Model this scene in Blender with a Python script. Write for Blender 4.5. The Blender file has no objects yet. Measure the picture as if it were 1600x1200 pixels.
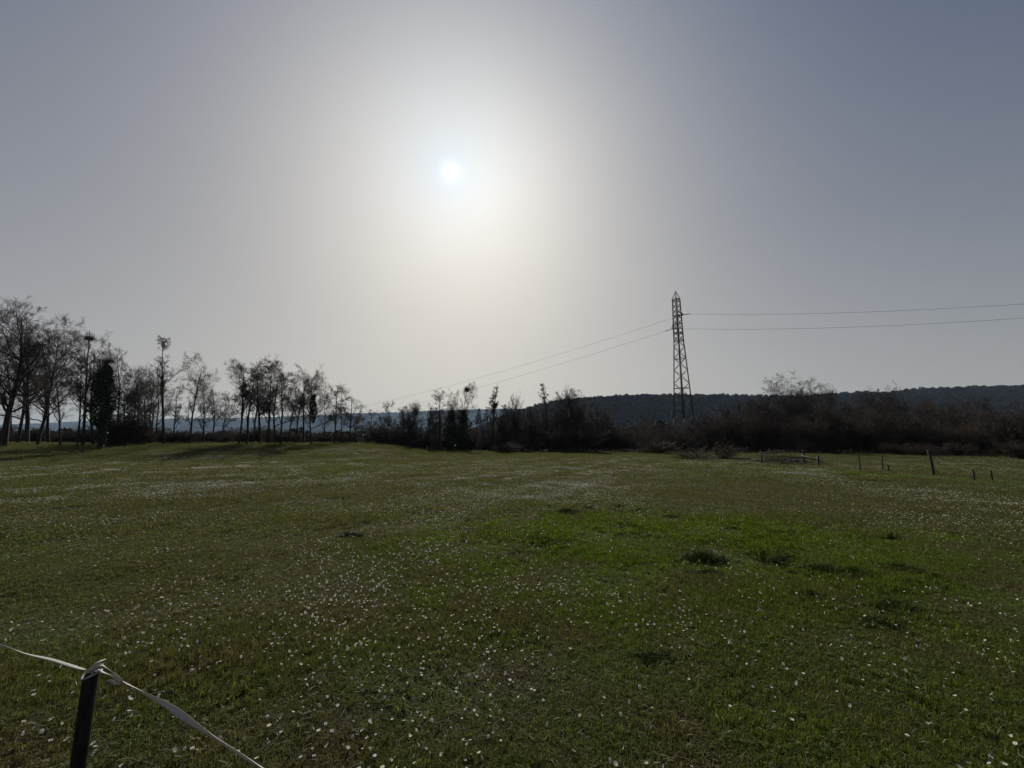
import bpy, math, random
import numpy as np
from mathutils import Vector, Matrix

# ------------------------------------------------------------------ camera, world, sun, exposure
SC = bpy.context.scene
COL = SC.collection
FOC, HORIZON, CAMZ = 590.0, 686.0, 1.65            # pixels of the 1600 px wide photograph
PITCH = math.atan((HORIZON - 600) / FOC)
cam_d = bpy.data.cameras.new('camera')
cam = bpy.data.objects.new('camera', cam_d)
COL.objects.link(cam)
cam.location = (0, 0, CAMZ)
cam.rotation_euler = (math.radians(90) + PITCH, 0, 0)
cam_d.sensor_width = 36
cam_d.lens = 36 * FOC / 1600
cam_d.clip_start = 0.05
cam_d.clip_end = 20000
SC.camera = cam

SUN_EL, SUN_AZ = math.radians(37.22), math.radians(-10.16)    # azimuth from +Y towards +X
SUN = Vector((math.cos(SUN_EL) * math.sin(SUN_AZ), math.cos(SUN_EL) * math.cos(SUN_AZ), math.sin(SUN_EL)))

world = bpy.data.worlds.new('World')
SC.world = world
world.use_nodes = True
wn, wl = world.node_tree.nodes, world.node_tree.links
wn.clear()


def wmath(op, a, b=None, clamp=False):
    n = wn.new('ShaderNodeMath'); n.operation = op; n.use_clamp = clamp
    for i, v in enumerate((a, b)):
        if v is None:
            continue
        if isinstance(v, (int, float)):
            n.inputs[i].default_value = v
        else:
            wl.new(v, n.inputs[i])
    return n.outputs[0]


def wscale(fac, col):
    n = wn.new('ShaderNodeVectorMath'); n.operation = 'SCALE'
    n.inputs[0].default_value = col
    wl.new(fac, n.inputs['Scale'])
    return n.outputs[0]


def wadd(a, b):
    n = wn.new('ShaderNodeVectorMath'); n.operation = 'ADD'
    for i, v in enumerate((a, b)):
        if isinstance(v, tuple):
            n.inputs[i].default_value = v
        else:
            wl.new(v, n.inputs[i])
    return n.outputs[0]


tc = wn.new('ShaderNodeTexCoord')
nrm = wn.new('ShaderNodeVectorMath'); nrm.operation = 'NORMALIZE'
wl.new(tc.outputs['Generated'], nrm.inputs[0])
dot = wn.new('ShaderNodeVectorMath'); dot.operation = 'DOT_PRODUCT'
wl.new(nrm.outputs[0], dot.inputs[0]); dot.inputs[1].default_value = SUN
sep = wn.new('ShaderNodeSeparateXYZ'); wl.new(nrm.outputs[0], sep.inputs[0])
theta = wmath('MULTIPLY', wmath('ARCCOSINE', wmath('MINIMUM', dot.outputs['Value'], 0.9999999)), 180 / math.pi)
elev = wmath('MULTIPLY', wmath('ARCSINE', wmath('MAXIMUM', sep.outputs[2], 0.0)), 180 / math.pi)


def gauss(v, s, p):
    return wmath('EXPONENT', wmath('MULTIPLY', wmath('POWER', wmath('DIVIDE', v, s), p), -1.0))


SKY_B0, SKY_E, SKY_G, SKY_GE = (-.110, -.081, -.012), (.354, .296, .195), (.357, .418, .470), (1.369, 1.101, .625)
NISHITA_STRENGTH = 0.05
VEIL_AZ = SUN_AZ + math.radians(4.0)               # the thin cloud veil is a little denser on this side of the sun
dot2 = wn.new('ShaderNodeVectorMath'); dot2.operation = 'DOT_PRODUCT'
wl.new(nrm.outputs[0], dot2.inputs[0])
dot2.inputs[1].default_value = (math.cos(SUN_EL) * math.sin(VEIL_AZ), math.cos(SUN_EL) * math.cos(VEIL_AZ), math.sin(SUN_EL))
theta2 = wmath('MULTIPLY', wmath('ARCCOSINE', wmath('MINIMUM', dot2.outputs['Value'], 0.9999999)), 180 / math.pi)
G = gauss(wmath('SQRT', wmath('ADD', wmath('MULTIPLY', theta2, theta2), 36.0)), 16.0, 1.0)
Ev = gauss(elev, 35.0, 1.0)
GE = wmath('MULTIPLY', G, Ev)
veil = wadd(wadd(wscale(Ev, SKY_E), SKY_B0), wadd(wscale(G, SKY_G), wscale(GE, SKY_GE)))
fl = wn.new('ShaderNodeVectorMath'); fl.operation = 'MAXIMUM'
wl.new(veil, fl.inputs[0]); fl.inputs[1].default_value = (0, 0, .01)
veil = fl.outputs[0]
core = wadd(wscale(gauss(theta, .80, 1.3), (.50, .50, .50)), wscale(gauss(theta, 5.0, 1.3), (-.10, .00, .12)))
# faint unevenness of the veil
vn = wn.new('ShaderNodeTexNoise'); vn.inputs['Scale'].default_value = 2.2; vn.inputs['Detail'].default_value = 5.0; vn.inputs['Roughness'].default_value = .55
vm = wn.new('ShaderNodeMapping'); vm.inputs['Scale'].default_value = (1.0, 1.0, 3.2); vm.inputs['Rotation'].default_value = (.15, .1, .6)
wl.new(nrm.outputs[0], vm.inputs[0]); wl.new(vm.outputs[0], vn.inputs['Vector'])
vs = wn.new('ShaderNodeVectorMath'); vs.operation = 'SCALE'
wl.new(veil, vs.inputs[0]); wl.new(wmath('ADD', wmath('MULTIPLY', vn.outputs['Fac'], .09), .955), vs.inputs['Scale'])
veil = vs.outputs[0]
sky = wn.new('ShaderNodeTexSky')
sky.sky_type = 'NISHITA'
sky.sun_disc = False
sky.sun_elevation = SUN_EL
sky.sun_rotation = SUN_AZ
sky.air_density, sky.dust_density, sky.ozone_density = 1.0, 3.0, 1.0
# the daylight sky, its bright aureole held back by the veil: s / (.595 + .977 s) per channel, then mixed half and half with the veil's own glow
sp = wn.new('ShaderNodeVectorMath'); sp.operation = 'SCALE'
wl.new(sky.outputs[0], sp.inputs[0]); sp.inputs['Scale'].default_value = NISHITA_STRENGTH
den = wn.new('ShaderNodeVectorMath'); den.operation = 'MULTIPLY_ADD'
wl.new(sp.outputs[0], den.inputs[0]); den.inputs[1].default_value = (.977,) * 3; den.inputs[2].default_value = (.595,) * 3
cmp_ = wn.new('ShaderNodeVectorMath'); cmp_.operation = 'DIVIDE'
wl.new(sp.outputs[0], cmp_.inputs[0]); wl.new(den.outputs[0], cmp_.inputs[1])
hs_ = wn.new('ShaderNodeVectorMath'); hs_.operation = 'SCALE'; hs_.inputs['Scale'].default_value = .5
wl.new(cmp_.outputs[0], hs_.inputs[0])
bg = wn.new('ShaderNodeBackground'); wl.new(wadd(hs_.outputs[0], wadd(veil, core)), bg.inputs[0]); bg.inputs[1].default_value = 1.0
wo = wn.new('ShaderNodeOutputWorld'); wl.new(bg.outputs[0], wo.inputs[0])

sun_d = bpy.data.lights.new('sun', 'SUN')
sun_d.energy = 4.4
sun_d.angle = math.radians(0.8)
sun_d.color = (1.0, .95, .86)
sun = bpy.data.objects.new('sun', sun_d)
COL.objects.link(sun)
sun.location = SUN * 200
sun.rotation_euler = SUN.to_track_quat('Z', 'Y').to_euler()

SC.view_settings.view_transform = 'Standard'
SC.view_settings.look = 'None'
SC.view_settings.exposure = 0.0
SC.view_settings.gamma = 1.0
SC.view_settings.use_curve_mapping = False
SC.render.engine = 'CYCLES'
SC.cycles.use_denoising = True
SC.cycles.max_bounces = 6
SC.cycles.transmission_bounces = 3
SC.cycles.volume_bounces = 0

# ------------------------------------------------------------------ helpers
RNG = np.random.default_rng(11)
random.seed(11)
CP, SP = math.cos(PITCH), math.sin(PITCH)


def ray(px, py):
    x, u = px - 800.0, 600.0 - py
    v = np.array([x, FOC * CP - u * SP, FOC * SP + u * CP])
    return v / np.linalg.norm(v)


def on_plane(px, py, z):
    d = ray(px, py)
    t = (z - CAMZ) / d[2]
    return np.array([d[0] * t, d[1] * t, z])


def z_at(py, Y):
    q = (600.0 - py) / FOC
    return CAMZ + Y * (q * CP + SP) / (CP - q * SP)


def x_at(px, Y, z):
    return (px - 800.0) / FOC * (Y * CP + (z - CAMZ) * SP)


def sstep(a, b, v):
    t = np.clip((v - a) / (b - a), 0, 1)
    return t * t * (3 - 2 * t)


_w = [(0.9, .3, 1.7, .011), (-1.3, 1.1, .4, .012), (.5, -2.1, 2.9, .012), (2.7, 1.9, .2, .009), (-3.3, 2.2, 4.1, .008),
      (.21, .17, 1.1, .05), (-.11, .23, 2.2, .05), (4.1, -3.0, .9, .006), (1.9, 4.4, 3.3, .006)]


def ground_h(x, y):
    x = np.asarray(x, float); y = np.asarray(y, float)
    h = np.zeros(np.broadcast(x, y).shape)
    for a, b, c, s in _w:
        h = h + s * np.sin(a * x + b * y + c)
    yy = np.maximum(y, 1.0)
    side = sstep(-.20, -.46, x / yy)
    h = h + 1.15 * sstep(27, 46, y) * side * (1 - sstep(80, 150, y))
    lush = np.exp(-(((x - 2.7) / 3.4) ** 2 + ((y - 6.3) / 2.8) ** 2))
    h = h + lush * (.035 * np.sin(2.1 * x + .6) * np.sin(2.9 * y + 1.2) + .03 * np.sin(3.7 * x - 1.7 * y) + .03)
    return h


def hz(x, y):
    return float(ground_h(x, y))


def mat(name):
    m = bpy.data.materials.new(name)
    m.use_nodes = True
    return m, m.node_tree.nodes, m.node_tree.links, m.node_tree.nodes['Principled BSDF']


def noise_mat(name, c1, c2, scale=4.0, rough=.85, spec=.2, bump=0.0, detail=4.0, metal=0.0, stretch=None):
    m, n, l, p = mat(name)
    t = n.new('ShaderNodeTexCoord')
    nz = n.new('ShaderNodeTexNoise'); nz.inputs['Scale'].default_value = scale; nz.inputs['Detail'].default_value = detail
    if stretch:
        mp = n.new('ShaderNodeMapping'); mp.inputs['Scale'].default_value = stretch
        l.new(t.outputs['Object'], mp.inputs[0]); l.new(mp.outputs[0], nz.inputs['Vector'])
    else:
        l.new(t.outputs['Object'], nz.inputs['Vector'])
    r = n.new('ShaderNodeValToRGB')
    r.color_ramp.elements[0].position = .35; r.color_ramp.elements[1].position = .68
    r.color_ramp.elements[0].color = (*c1, 1); r.color_ramp.elements[1].color = (*c2, 1)
    l.new(nz.outputs['Fac'], r.inputs[0]); l.new(r.outputs[0], p.inputs['Base Color'])
    p.inputs['Roughness'].default_value = rough
    p.inputs['Specular IOR Level'].default_value = spec
    p.inputs['Metallic'].default_value = metal
    if bump:
        b = n.new('ShaderNodeBump'); b.inputs['Strength'].default_value = bump; b.inputs['Distance'].default_value = .02
        l.new(nz.outputs['Fac'], b.inputs['Height']); l.new(b.outputs[0], p.inputs['Normal'])
    return m


def new_mesh(name, verts, faces, materials, matidx=None, smooth=False, attr=None):
    """verts (N,3) array, faces a list of index arrays, each (M,k)"""
    me = bpy.data.meshes.new(name)
    verts = np.asarray(verts, np.float32)
    faces = [np.asarray(f, np.int32) for f in faces if len(f)]
    loops = np.concatenate([f.ravel() for f in faces])
    sizes = np.concatenate([np.full(len(f), f.shape[1], np.int32) for f in faces])
    starts = np.concatenate([[0], np.cumsum(sizes)[:-1]]).astype(np.int32)
    me.vertices.add(len(verts)); me.vertices.foreach_set('co', verts.ravel())
    me.loops.add(len(loops)); me.loops.foreach_set('vertex_index', loops)
    me.polygons.add(len(sizes)); me.polygons.foreach_set('loop_start', starts)
    if matidx is not None:
        me.polygons.foreach_set('material_index', np.asarray(matidx, np.int32))
    if smooth:
        me.polygons.foreach_set('use_smooth', np.ones(len(sizes), bool))
    for m in (materials if isinstance(materials, (list, tuple)) else [materials]):
        me.materials.append(m)
    if attr is not None:
        a = me.attributes.new('rnd', 'FLOAT', 'POINT'); a.data.foreach_set('value', np.asarray(attr, np.float32))
    me.update(calc_edges=True)
    me.validate()
    return me


def obj(name, data, parent=None, loc=None, rz=0.0, scale=None):
    o = bpy.data.objects.new(name, data)
    COL.objects.link(o)
    if parent is not None:
        o.parent = parent
    if loc is not None:
        o.location = [float(v) for v in loc]
    o.rotation_euler = (0, 0, rz)
    if scale is not None:
        o.scale = scale
    return o


def tag(o, label=None, cat=None, group=None, kind=None):
    if label: o['label'] = label
    if cat: o['category'] = cat
    if group: o['group'] = group
    if kind: o['kind'] = kind
    return o


def box_between(a, b, w, t=None):
    """prism of square section along a-b: verts, quads"""
    a, b = np.array(a, float), np.array(b, float)
    d = b - a; d /= np.linalg.norm(d)
    up = np.array([0, 0, 1.0]) if abs(d[2]) < .9 else np.array([1.0, 0, 0])
    s = np.cross(d, up); s /= np.linalg.norm(s)
    u = np.cross(s, d)
    t = t or w
    v = [p + sx * s * w / 2 + sy * u * t / 2 for p in (a, b) for sx, sy in ((-1, -1), (1, -1), (1, 1), (-1, 1))]
    f = [[0, 1, 5, 4], [1, 2, 6, 5], [2, 3, 7, 6], [3, 0, 4, 7], [3, 2, 1, 0], [4, 5, 6, 7]]
    return np.array(v), np.array(f)


def tubes(pts, rad, k):
    """pts (B,n,3) rad (B,n) -> verts, quads"""
    B, n, _ = pts.shape
    T = np.gradient(pts, axis=1)
    T /= np.linalg.norm(T, axis=2, keepdims=True) + 1e-9
    ref = np.where(np.abs(T[..., 2:3]) < .9, np.array([0, 0, 1.0]), np.array([1.0, 0, 0]))
    S = np.cross(T, ref); S /= np.linalg.norm(S, axis=2, keepdims=True) + 1e-9
    U = np.cross(S, T)
    a = np.arange(k) * 2 * math.pi / k
    ring = S[:, :, None, :] * np.cos(a)[None, None, :, None] + U[:, :, None, :] * np.sin(a)[None, None, :, None]
    v = pts[:, :, None, :] + ring * rad[:, :, None, None]
    idx = np.arange(B * n * k).reshape(B, n, k)
    q = np.stack([idx[:, :-1], np.roll(idx[:, :-1], -1, 2), np.roll(idx[:, 1:], -1, 2), idx[:, 1:]], -1)
    return v.reshape(-1, 3), q.reshape(-1, 4)


def join(parts):
    vs, fs, o = [], [], 0
    for v, f in parts:
        vs.append(v); fs.append(np.asarray(f) + o); o += len(v)
    return np.concatenate(vs), np.concatenate(fs)


def tube_path(pts, r, k=8):
    pts = np.asarray(pts, float)[None]
    r = np.broadcast_to(np.asarray(r, float), pts.shape[1:2])[None]
    v, q = tubes(pts, r, k)
    return v, q


# ------------------------------------------------------------------ materials
def meadow_group():
    """world position -> green mix colour of the pasture (growth differences, not light)"""
    g = bpy.data.node_groups.new('meadow_colour', 'ShaderNodeTree')
    g.interface.new_socket('Fresh', in_out='OUTPUT', socket_type='NodeSocketFloat')
    g.interface.new_socket('Dry', in_out='OUTPUT', socket_type='NodeSocketFloat')
    n, l = g.nodes, g.links
    out = n.new('NodeGroupOutput')
    geo = n.new('ShaderNodeNewGeometry')

    def M(op, a, b=None, c=None):
        m = n.new('ShaderNodeMath'); m.operation = op
        for i, v in enumerate((a, b, c)):
            if v is None: continue
            if isinstance(v, (int, float)): m.inputs[i].default_value = v
            else: l.new(v, m.inputs[i])
        return m.outputs[0]

    def N(scale, detail=3.0):
        t = n.new('ShaderNodeTexNoise'); t.inputs['Scale'].default_value = scale; t.inputs['Detail'].default_value = detail
        l.new(geo.outputs['Position'], t.inputs['Vector']); return t.outputs['Fac']
    s = n.new('ShaderNodeSeparateXYZ'); l.new(geo.outputs['Position'], s.inputs[0])
    X, Y = s.outputs[0], s.outputs[1]
    n1, n2, n3 = N(.55), N(1.7), N(.13)

    def ell(cx, cy, rx, ry):
        dx = M('DIVIDE', M('SUBTRACT', X, cx), rx); dy = M('DIVIDE', M('SUBTRACT', Y, cy), ry)
        return M('SQRT', M('ADD', M('MULTIPLY', dx, dx), M('MULTIPLY', dy, dy)))

    def mask(d, a, b):
        m = n.new('ShaderNodeMapRange'); m.interpolation_type = 'SMOOTHSTEP'
        l.new(M('ADD', d, M('ADD', M('MULTIPLY', M('SUBTRACT', n1, .5), 2.4), M('MULTIPLY', M('SUBTRACT', n2, .5), 1.6))), m.inputs[0])
        m.inputs[1].default_value = a; m.inputs[2].default_value = b
        m.inputs[3].default_value = 1.0; m.inputs[4].default_value = 0.0
        return m.outputs[0]
    e1 = mask(ell(2.9, 6.6, 4.6, 2.7), .25, 1.55)
    e2 = mask(ell(2.6, 3.4, 3.6, 3.0), .1, 1.5)
    # strip of fresh grass along the far fence, (11,25)-(19,14)
    ld = M('ADD', M('MULTIPLY', M('SUBTRACT', X, 11.0), .809), M('MULTIPLY', M('SUBTRACT', Y, 25.5), .588))
    e3 = mask(M('DIVIDE', M('ABSOLUTE', ld), 1.6), .3, 1.1)
    xs = n.new('ShaderNodeMapRange'); l.new(X, xs.inputs[0]); xs.inputs[1].default_value = 7; xs.inputs[2].default_value = 11
    e3 = M('MULTIPLY', e3, xs.outputs[0])
    base = n.new('ShaderNodeMapRange'); l.new(n3, base.inputs[0])
    base.inputs[1].default_value = .38; base.inputs[2].default_value = .68; base.inputs[3].default_value = .02; base.inputs[4].default_value = .38
    fr = M('MAXIMUM', M('MAXIMUM', e1, M('MULTIPLY', e2, .60)), M('MAXIMUM', M('MULTIPLY', e3, .9), base.outputs[0]))
    l.new(fr, out.inputs[0])
    d = n.new('ShaderNodeMapRange'); l.new(n2, d.inputs[0])
    d.inputs[1].default_value = .45; d.inputs[2].default_value = .66
    l.new(M('MULTIPLY', d.outputs[0], M('SUBTRACT', 1.0, fr)), out.inputs[1])
    return g


MEADOW = meadow_group()


def grass_colour_nodes(n, l, dull, fresh, dry, dryfac=.7):
    g = n.new('ShaderNodeGroup'); g.node_tree = MEADOW

    def mix(f, a, b):
        m = n.new('ShaderNodeMix'); m.data_type = 'RGBA'
        if isinstance(f, float): m.inputs[0].default_value = f
        else: l.new(f, m.inputs[0])
        for i, v in ((6, a), (7, b)):
            if isinstance(v, tuple): m.inputs[i].default_value = (*v, 1)
            else: l.new(v, m.inputs[i])
        return m.outputs[2]
    c = mix(g.outputs[0], dull, fresh)
    k = n.new('ShaderNodeMath'); k.operation = 'MULTIPLY'; l.new(g.outputs[1], k.inputs[0]); k.inputs[1].default_value = dryfac
    return mix(k.outputs[0], c, dry), mix


def make_grass_mat(name, gain=1.0, trans=.48):
    m, n, l, p = mat(name)
    col, mix = grass_colour_nodes(n, l, (.104, .110, .030), (.092, .144, .008), (.122, .093, .038))
    at = n.new('ShaderNodeAttribute'); at.attribute_name = 'rnd'
    vr = n.new('ShaderNodeValToRGB')
    cr = vr.color_ramp
    cr.elements[0].position = 0.0; cr.elements[0].color = (.35, .42, .42, 1)
    cr.elements[1].position = .80; cr.elements[1].color = (1.25, 1.2, 1.1, 1)
    e = cr.elements.new(.93); e.color = (1.9, 1.55, 1.5, 1)
    e = cr.elements.new(1.0); e.color = (2.4, 1.9, 1.9, 1)
    l.new(at.outputs['Fac'], vr.inputs[0])
    mm = n.new('ShaderNodeMix'); mm.data_type = 'RGBA'; mm.blend_type = 'MULTIPLY'; mm.inputs[0].default_value = 1.0
    l.new(col, mm.inputs[6]); l.new(vr.outputs[0], mm.inputs[7])
    gn = n.new('ShaderNodeMix'); gn.data_type = 'RGBA'; gn.blend_type = 'MULTIPLY'; gn.inputs[0].default_value = 1.0
    l.new(mm.outputs[2], gn.inputs[6]); gn.inputs[7].default_value = (gain, gain, gain, 1)
    l.new(gn.outputs[2], p.inputs['Base Color'])
    p.inputs['Roughness'].default_value = .55
    p.inputs['Specular IOR Level'].default_value = .40
    tr = n.new('ShaderNodeBsdfTranslucent')
    l.new(gn.outputs[2], tr.inputs['Color'])
    mx = n.new('ShaderNodeMixShader'); mx.inputs[0].default_value = trans
    l.new(p.outputs[0], mx.inputs[1]); l.new(tr.outputs[0], mx.inputs[2])
    l.new(mx.outputs[0], n['Material Output'].inputs[0])
    return m


M_GRASS = make_grass_mat('grass_blade')
M_TUSSOCK = noise_mat('tussock_blade', (.022, .042, .008), (.052, .086, .014), 9.0, rough=.7, spec=.08)


def make_ground_mat():
    m, n, l, p = mat('pasture_ground')
    col, mix = grass_colour_nodes(n, l, (.032, .031, .015), (.030, .042, .008), (.038, .029, .016))
    geo = n.new('ShaderNodeNewGeometry')
    nz = n.new('ShaderNodeTexNoise'); nz.inputs['Scale'].default_value = 9.0; nz.inputs['Detail'].default_value = 8.0
    nz.inputs['Roughness'].default_value = .75
    l.new(geo.outputs['Position'], nz.inputs['Vector'])
    r = n.new('ShaderNodeMapRange'); l.new(nz.outputs['Fac'], r.inputs[0])
    r.inputs[1].default_value = .3; r.inputs[2].default_value = .72; r.inputs[3].default_value = .35; r.inputs[4].default_value = 1.5
    sc = n.new('ShaderNodeVectorMath'); sc.operation = 'SCALE'
    l.new(col, sc.inputs[0]); l.new(r.outputs[0], sc.inputs['Scale'])
    # leaf litter and bare earth under the far wood edge
    s = n.new('ShaderNodeSeparateXYZ'); l.new(geo.outputs['Position'], s.inputs[0])
    e = n.new('ShaderNodeMapRange'); l.new(s.outputs[1], e.inputs[0]); e.inputs[1].default_value = 52; e.inputs[2].default_value = 58
    c2 = mix(e.outputs[0], sc.outputs[0], (.026, .023, .015))
    l.new(c2, p.inputs['Base Color'])
    p.inputs['Roughness'].default_value = .9
    p.inputs['Specular IOR Level'].default_value = .1
    b = n.new('ShaderNodeBump'); b.inputs['Strength'].default_value = .8; b.inputs['Distance'].default_value = .06
    l.new(nz.outputs['Fac'], b.inputs['Height']); l.new(b.outputs[0], p.inputs['Normal'])
    return m


M_GROUND = make_ground_mat()
M_BARK = noise_mat('bark', (.022, .019, .016), (.062, .054, .045), 6.0, bump=.6, stretch=(3, 3, .6))
M_TWIG = noise_mat('twig', (.038, .030, .026), (.080, .066, .055), 1.2)
M_SHRUB = noise_mat('shrub_twig', (.034, .024, .017), (.086, .061, .042), .8)
M_IVY = noise_mat('ivy_leaf', (.012, .022, .010), (.030, .048, .020), 3.0, rough=.55, spec=.25)
M_HILL = noise_mat('hill_ground', (.018, .018, .014), (.028, .027, .020), .02, spec=0.0)
M_FARHILL = noise_mat('far_hill_ground', (.022, .028, .020), (.045, .050, .030), .004, spec=0.0)
M_WOOD = noise_mat('far_wood', (.022, .020, .018), (.042, .038, .030), .05)
M_STEEL = noise_mat('galvanised_steel', (.045, .045, .045), (.085, .085, .083), 5.0, rough=.75, spec=.15)
M_WIRE = noise_mat('conductor', (.10, .10, .10), (.15, .15, .15), 2.0, rough=.6)
M_GLASS = noise_mat('insulator_glaze', (.05, .045, .04), (.09, .08, .07), 4.0, rough=.3, spec=.5)
M_POST = noise_mat('dark_post', (.010, .009, .008), (.030, .026, .022), 20.0, rough=.8, bump=.4, stretch=(4, 4, .5))
M_TIMBER = noise_mat('grey_timber', (.05, .045, .04), (.15, .135, .12), 8.0, bump=.4, stretch=(.6, 5, 5))
M_STAKE = noise_mat('stake_timber', (.035, .030, .025), (.08, .07, .06), 9.0, bump=.4, stretch=(5, 5, .6))
M_CONC = noise_mat('concrete', (.22, .22, .21), (.34, .33, .31), 9.0)


def make_tape_mat():
    m, n, l, p = mat('white_tape')
    t = n.new('ShaderNodeUVMap')
    at = n.new('ShaderNodeAttribute'); at.attribute_name = 'rnd'
    w = n.new('ShaderNodeTexWave'); w.inputs['Scale'].default_value = 1.0
    mth = n.new('ShaderNodeMath'); mth.operation = 'MULTIPLY'; mth.inputs[1].default_value = 9.0
    l.new(at.outputs['Fac'], mth.inputs[0])
    fr = n.new('ShaderNodeMath'); fr.operation = 'FRACT'; l.new(mth.outputs[0], fr.inputs[0])
    r = n.new('ShaderNodeValToRGB')
    r.color_ramp.elements[0].color = (.18, .16, .14, 1); r.color_ramp.elements[1].color = (.58, .56, .52, 1)
    r.color_ramp.elements[0].position = .1; r.color_ramp.elements[1].position = .3
    l.new(fr.outputs[0], r.inputs[0]); l.new(r.outputs[0], p.inputs['Base Color'])
    p.inputs['Roughness'].default_value = .55
    tr = n.new('ShaderNodeBsdfTranslucent'); l.new(r.outputs[0], tr.inputs[0])
    mx = n.new('ShaderNodeMixShader'); mx.inputs[0].default_value = .25
    l.new(p.outputs[0], mx.inputs[1]); l.new(tr.outputs[0], mx.inputs[2]); l.new(mx.outputs[0], n['Material Output'].inputs[0])
    return m


M_TAPE = make_tape_mat()


def make_petal_mat():
    m, n, l, p = mat('daisy_petal')
    p.inputs['Base Color'].default_value = (.60, .59, .56, 1)
    p.inputs['Roughness'].default_value = .6
    p.inputs['Specular IOR Level'].default_value = .15
    tr = n.new('ShaderNodeBsdfTranslucent'); tr.inputs[0].default_value = (.7, .7, .66, 1)
    mx = n.new('ShaderNodeMixShader'); mx.inputs[0].default_value = .3
    l.new(p.outputs[0], mx.inputs[1]); l.new(tr.outputs[0], mx.inputs[2]); l.new(mx.outputs[0], n['Material Output'].inputs[0])
    return m


M_PETAL = make_petal_mat()
M_DISC = noise_mat('daisy_disc', (.55, .36, .03), (.65, .45, .05), 30.0)
M_STEM = noise_mat('daisy_stem', (.045, .07, .02), (.06, .09, .03), 30.0)

# ------------------------------------------------------------------ ground
def axis(lo, hi, mid0, mid1, step, grow):
    a = list(np.arange(mid0, mid1 + 1e-6, step))
    s = step; v = a[-1]
    while v < hi:
        s *= grow; v = min(hi, v + s); a.append(v)
    s = step; v = a[0]; pre = []
    while v > lo:
        s *= grow; v = max(lo, v - s); pre.append(v)
    return np.array(pre[::-1] + a)


gx = axis(-12000, 9000, -9, 11, .16, 1.06)
gy = axis(-60, 9000, .3, 13, .16, 1.05)
GX, GY = np.meshgrid(gx, gy)
gv = np.stack([GX, GY, ground_h(GX, GY)], -1).reshape(-1, 3)
gi = np.arange(len(gx) * len(gy)).reshape(len(gy), len(gx))
gq = np.stack([gi[:-1, :-1], gi[:-1, 1:], gi[1:, 1:], gi[1:, :-1]], -1).reshape(-1, 4)
ground = tag(obj('ground', new_mesh('ground', gv, [gq], M_GROUND, smooth=True)), 'grazed green pasture with fresh and dull patches', 'ground', kind='structure')


# ------------------------------------------------------------------ hills
def ridge(name, prof, Yc, depth_front, depth_back, material, label, rough, seed, nx=240, ny=26):
    """hill whose crest follows prof [(px, py)] seen at distance Yc"""
    r = np.random.default_rng(seed)
    pxs = np.array([p[0] for p in prof], float); pys = np.array([p[1] for p in prof], float)
    P = np.linspace(pxs[0], pxs[-1], nx)
    crest = np.array([z_at(y, Yc) for y in np.interp(P, pxs, pys)])
    XX = (P - 800) / FOC * Yc * CP
    v = []
    for j in range(ny):
        s = j / (ny - 1)
        yy = Yc - depth_front + s * (depth_front + depth_back)
        k = sstep(0, depth_front, yy - (Yc - depth_front)) if yy <= Yc else 1 - .85 * sstep(0, depth_back, yy - Yc)
        wob = rough * np.sin(XX * .011 * 100 / rough * .1 + j * .9) * k * .2
        v.append(np.stack([XX, np.full(nx, yy) + 0 * XX, -1.5 + (crest + 1.5) * k + wob * (yy < Yc - 1)], -1))
    v = np.concatenate(v)
    i = np.arange(nx * ny).reshape(ny, nx)
    q = np.stack([i[:-1, :-1], i[:-1, 1:], i[1:, 1:], i[1:, :-1]], -1).reshape(-1, 4)
    o = tag(obj(name, new_mesh(name, v, [q], material, smooth=True)), label, 'hill', kind='structure')

    def height(x, y):
        px = 800 + x * FOC / (Yc * CP)
        c = np.array([z_at(t, Yc) for t in np.interp(px, pxs, pys)])
        k = np.where(y <= Yc, sstep(0, depth_front, y - (Yc - depth_front)), 1 - .85 * sstep(0, depth_back, y - Yc))
        return -1.5 + (c + 1.5) * k
    return o, height


near_prof = [(700, 692), (745, 676), (785, 656), (812, 646), (845, 637), (880, 630), (930, 626), (1000, 623), (1060, 622), (1120, 623), (1190, 625),
             (1260, 624), (1330, 619), (1390, 619), (1450, 612), (1530, 610), (1600, 609), (1800, 604), (2100, 610), (2600, 625), (3200, 640)]
HILL, hill_h = ridge('wooded_hill', near_prof, 760, 330, 300, M_HILL, 'long wooded hill rising behind the pylon', 6, 1)
far_prof = [(-250, 672), (-100, 668), (60, 668), (200, 660), (300, 657), (440, 655), (540, 650), (600, 648), (700, 644), (800, 642),
            (900, 641), (1100, 640), (1400, 662)]
FARHILL, farhill_h = ridge('far_hill', far_prof, 5000, 2400, 900, M_FARHILL, 'low hazy hills on the horizon', 10, 2)


# ------------------------------------------------------------------ scatter of stuff
def collection_of(name, meshes):
    c = bpy.data.collections.new(name)
    for i, me in enumerate(meshes):
        c.objects.link(bpy.data.objects.new(me.name, me))
    return c


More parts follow.
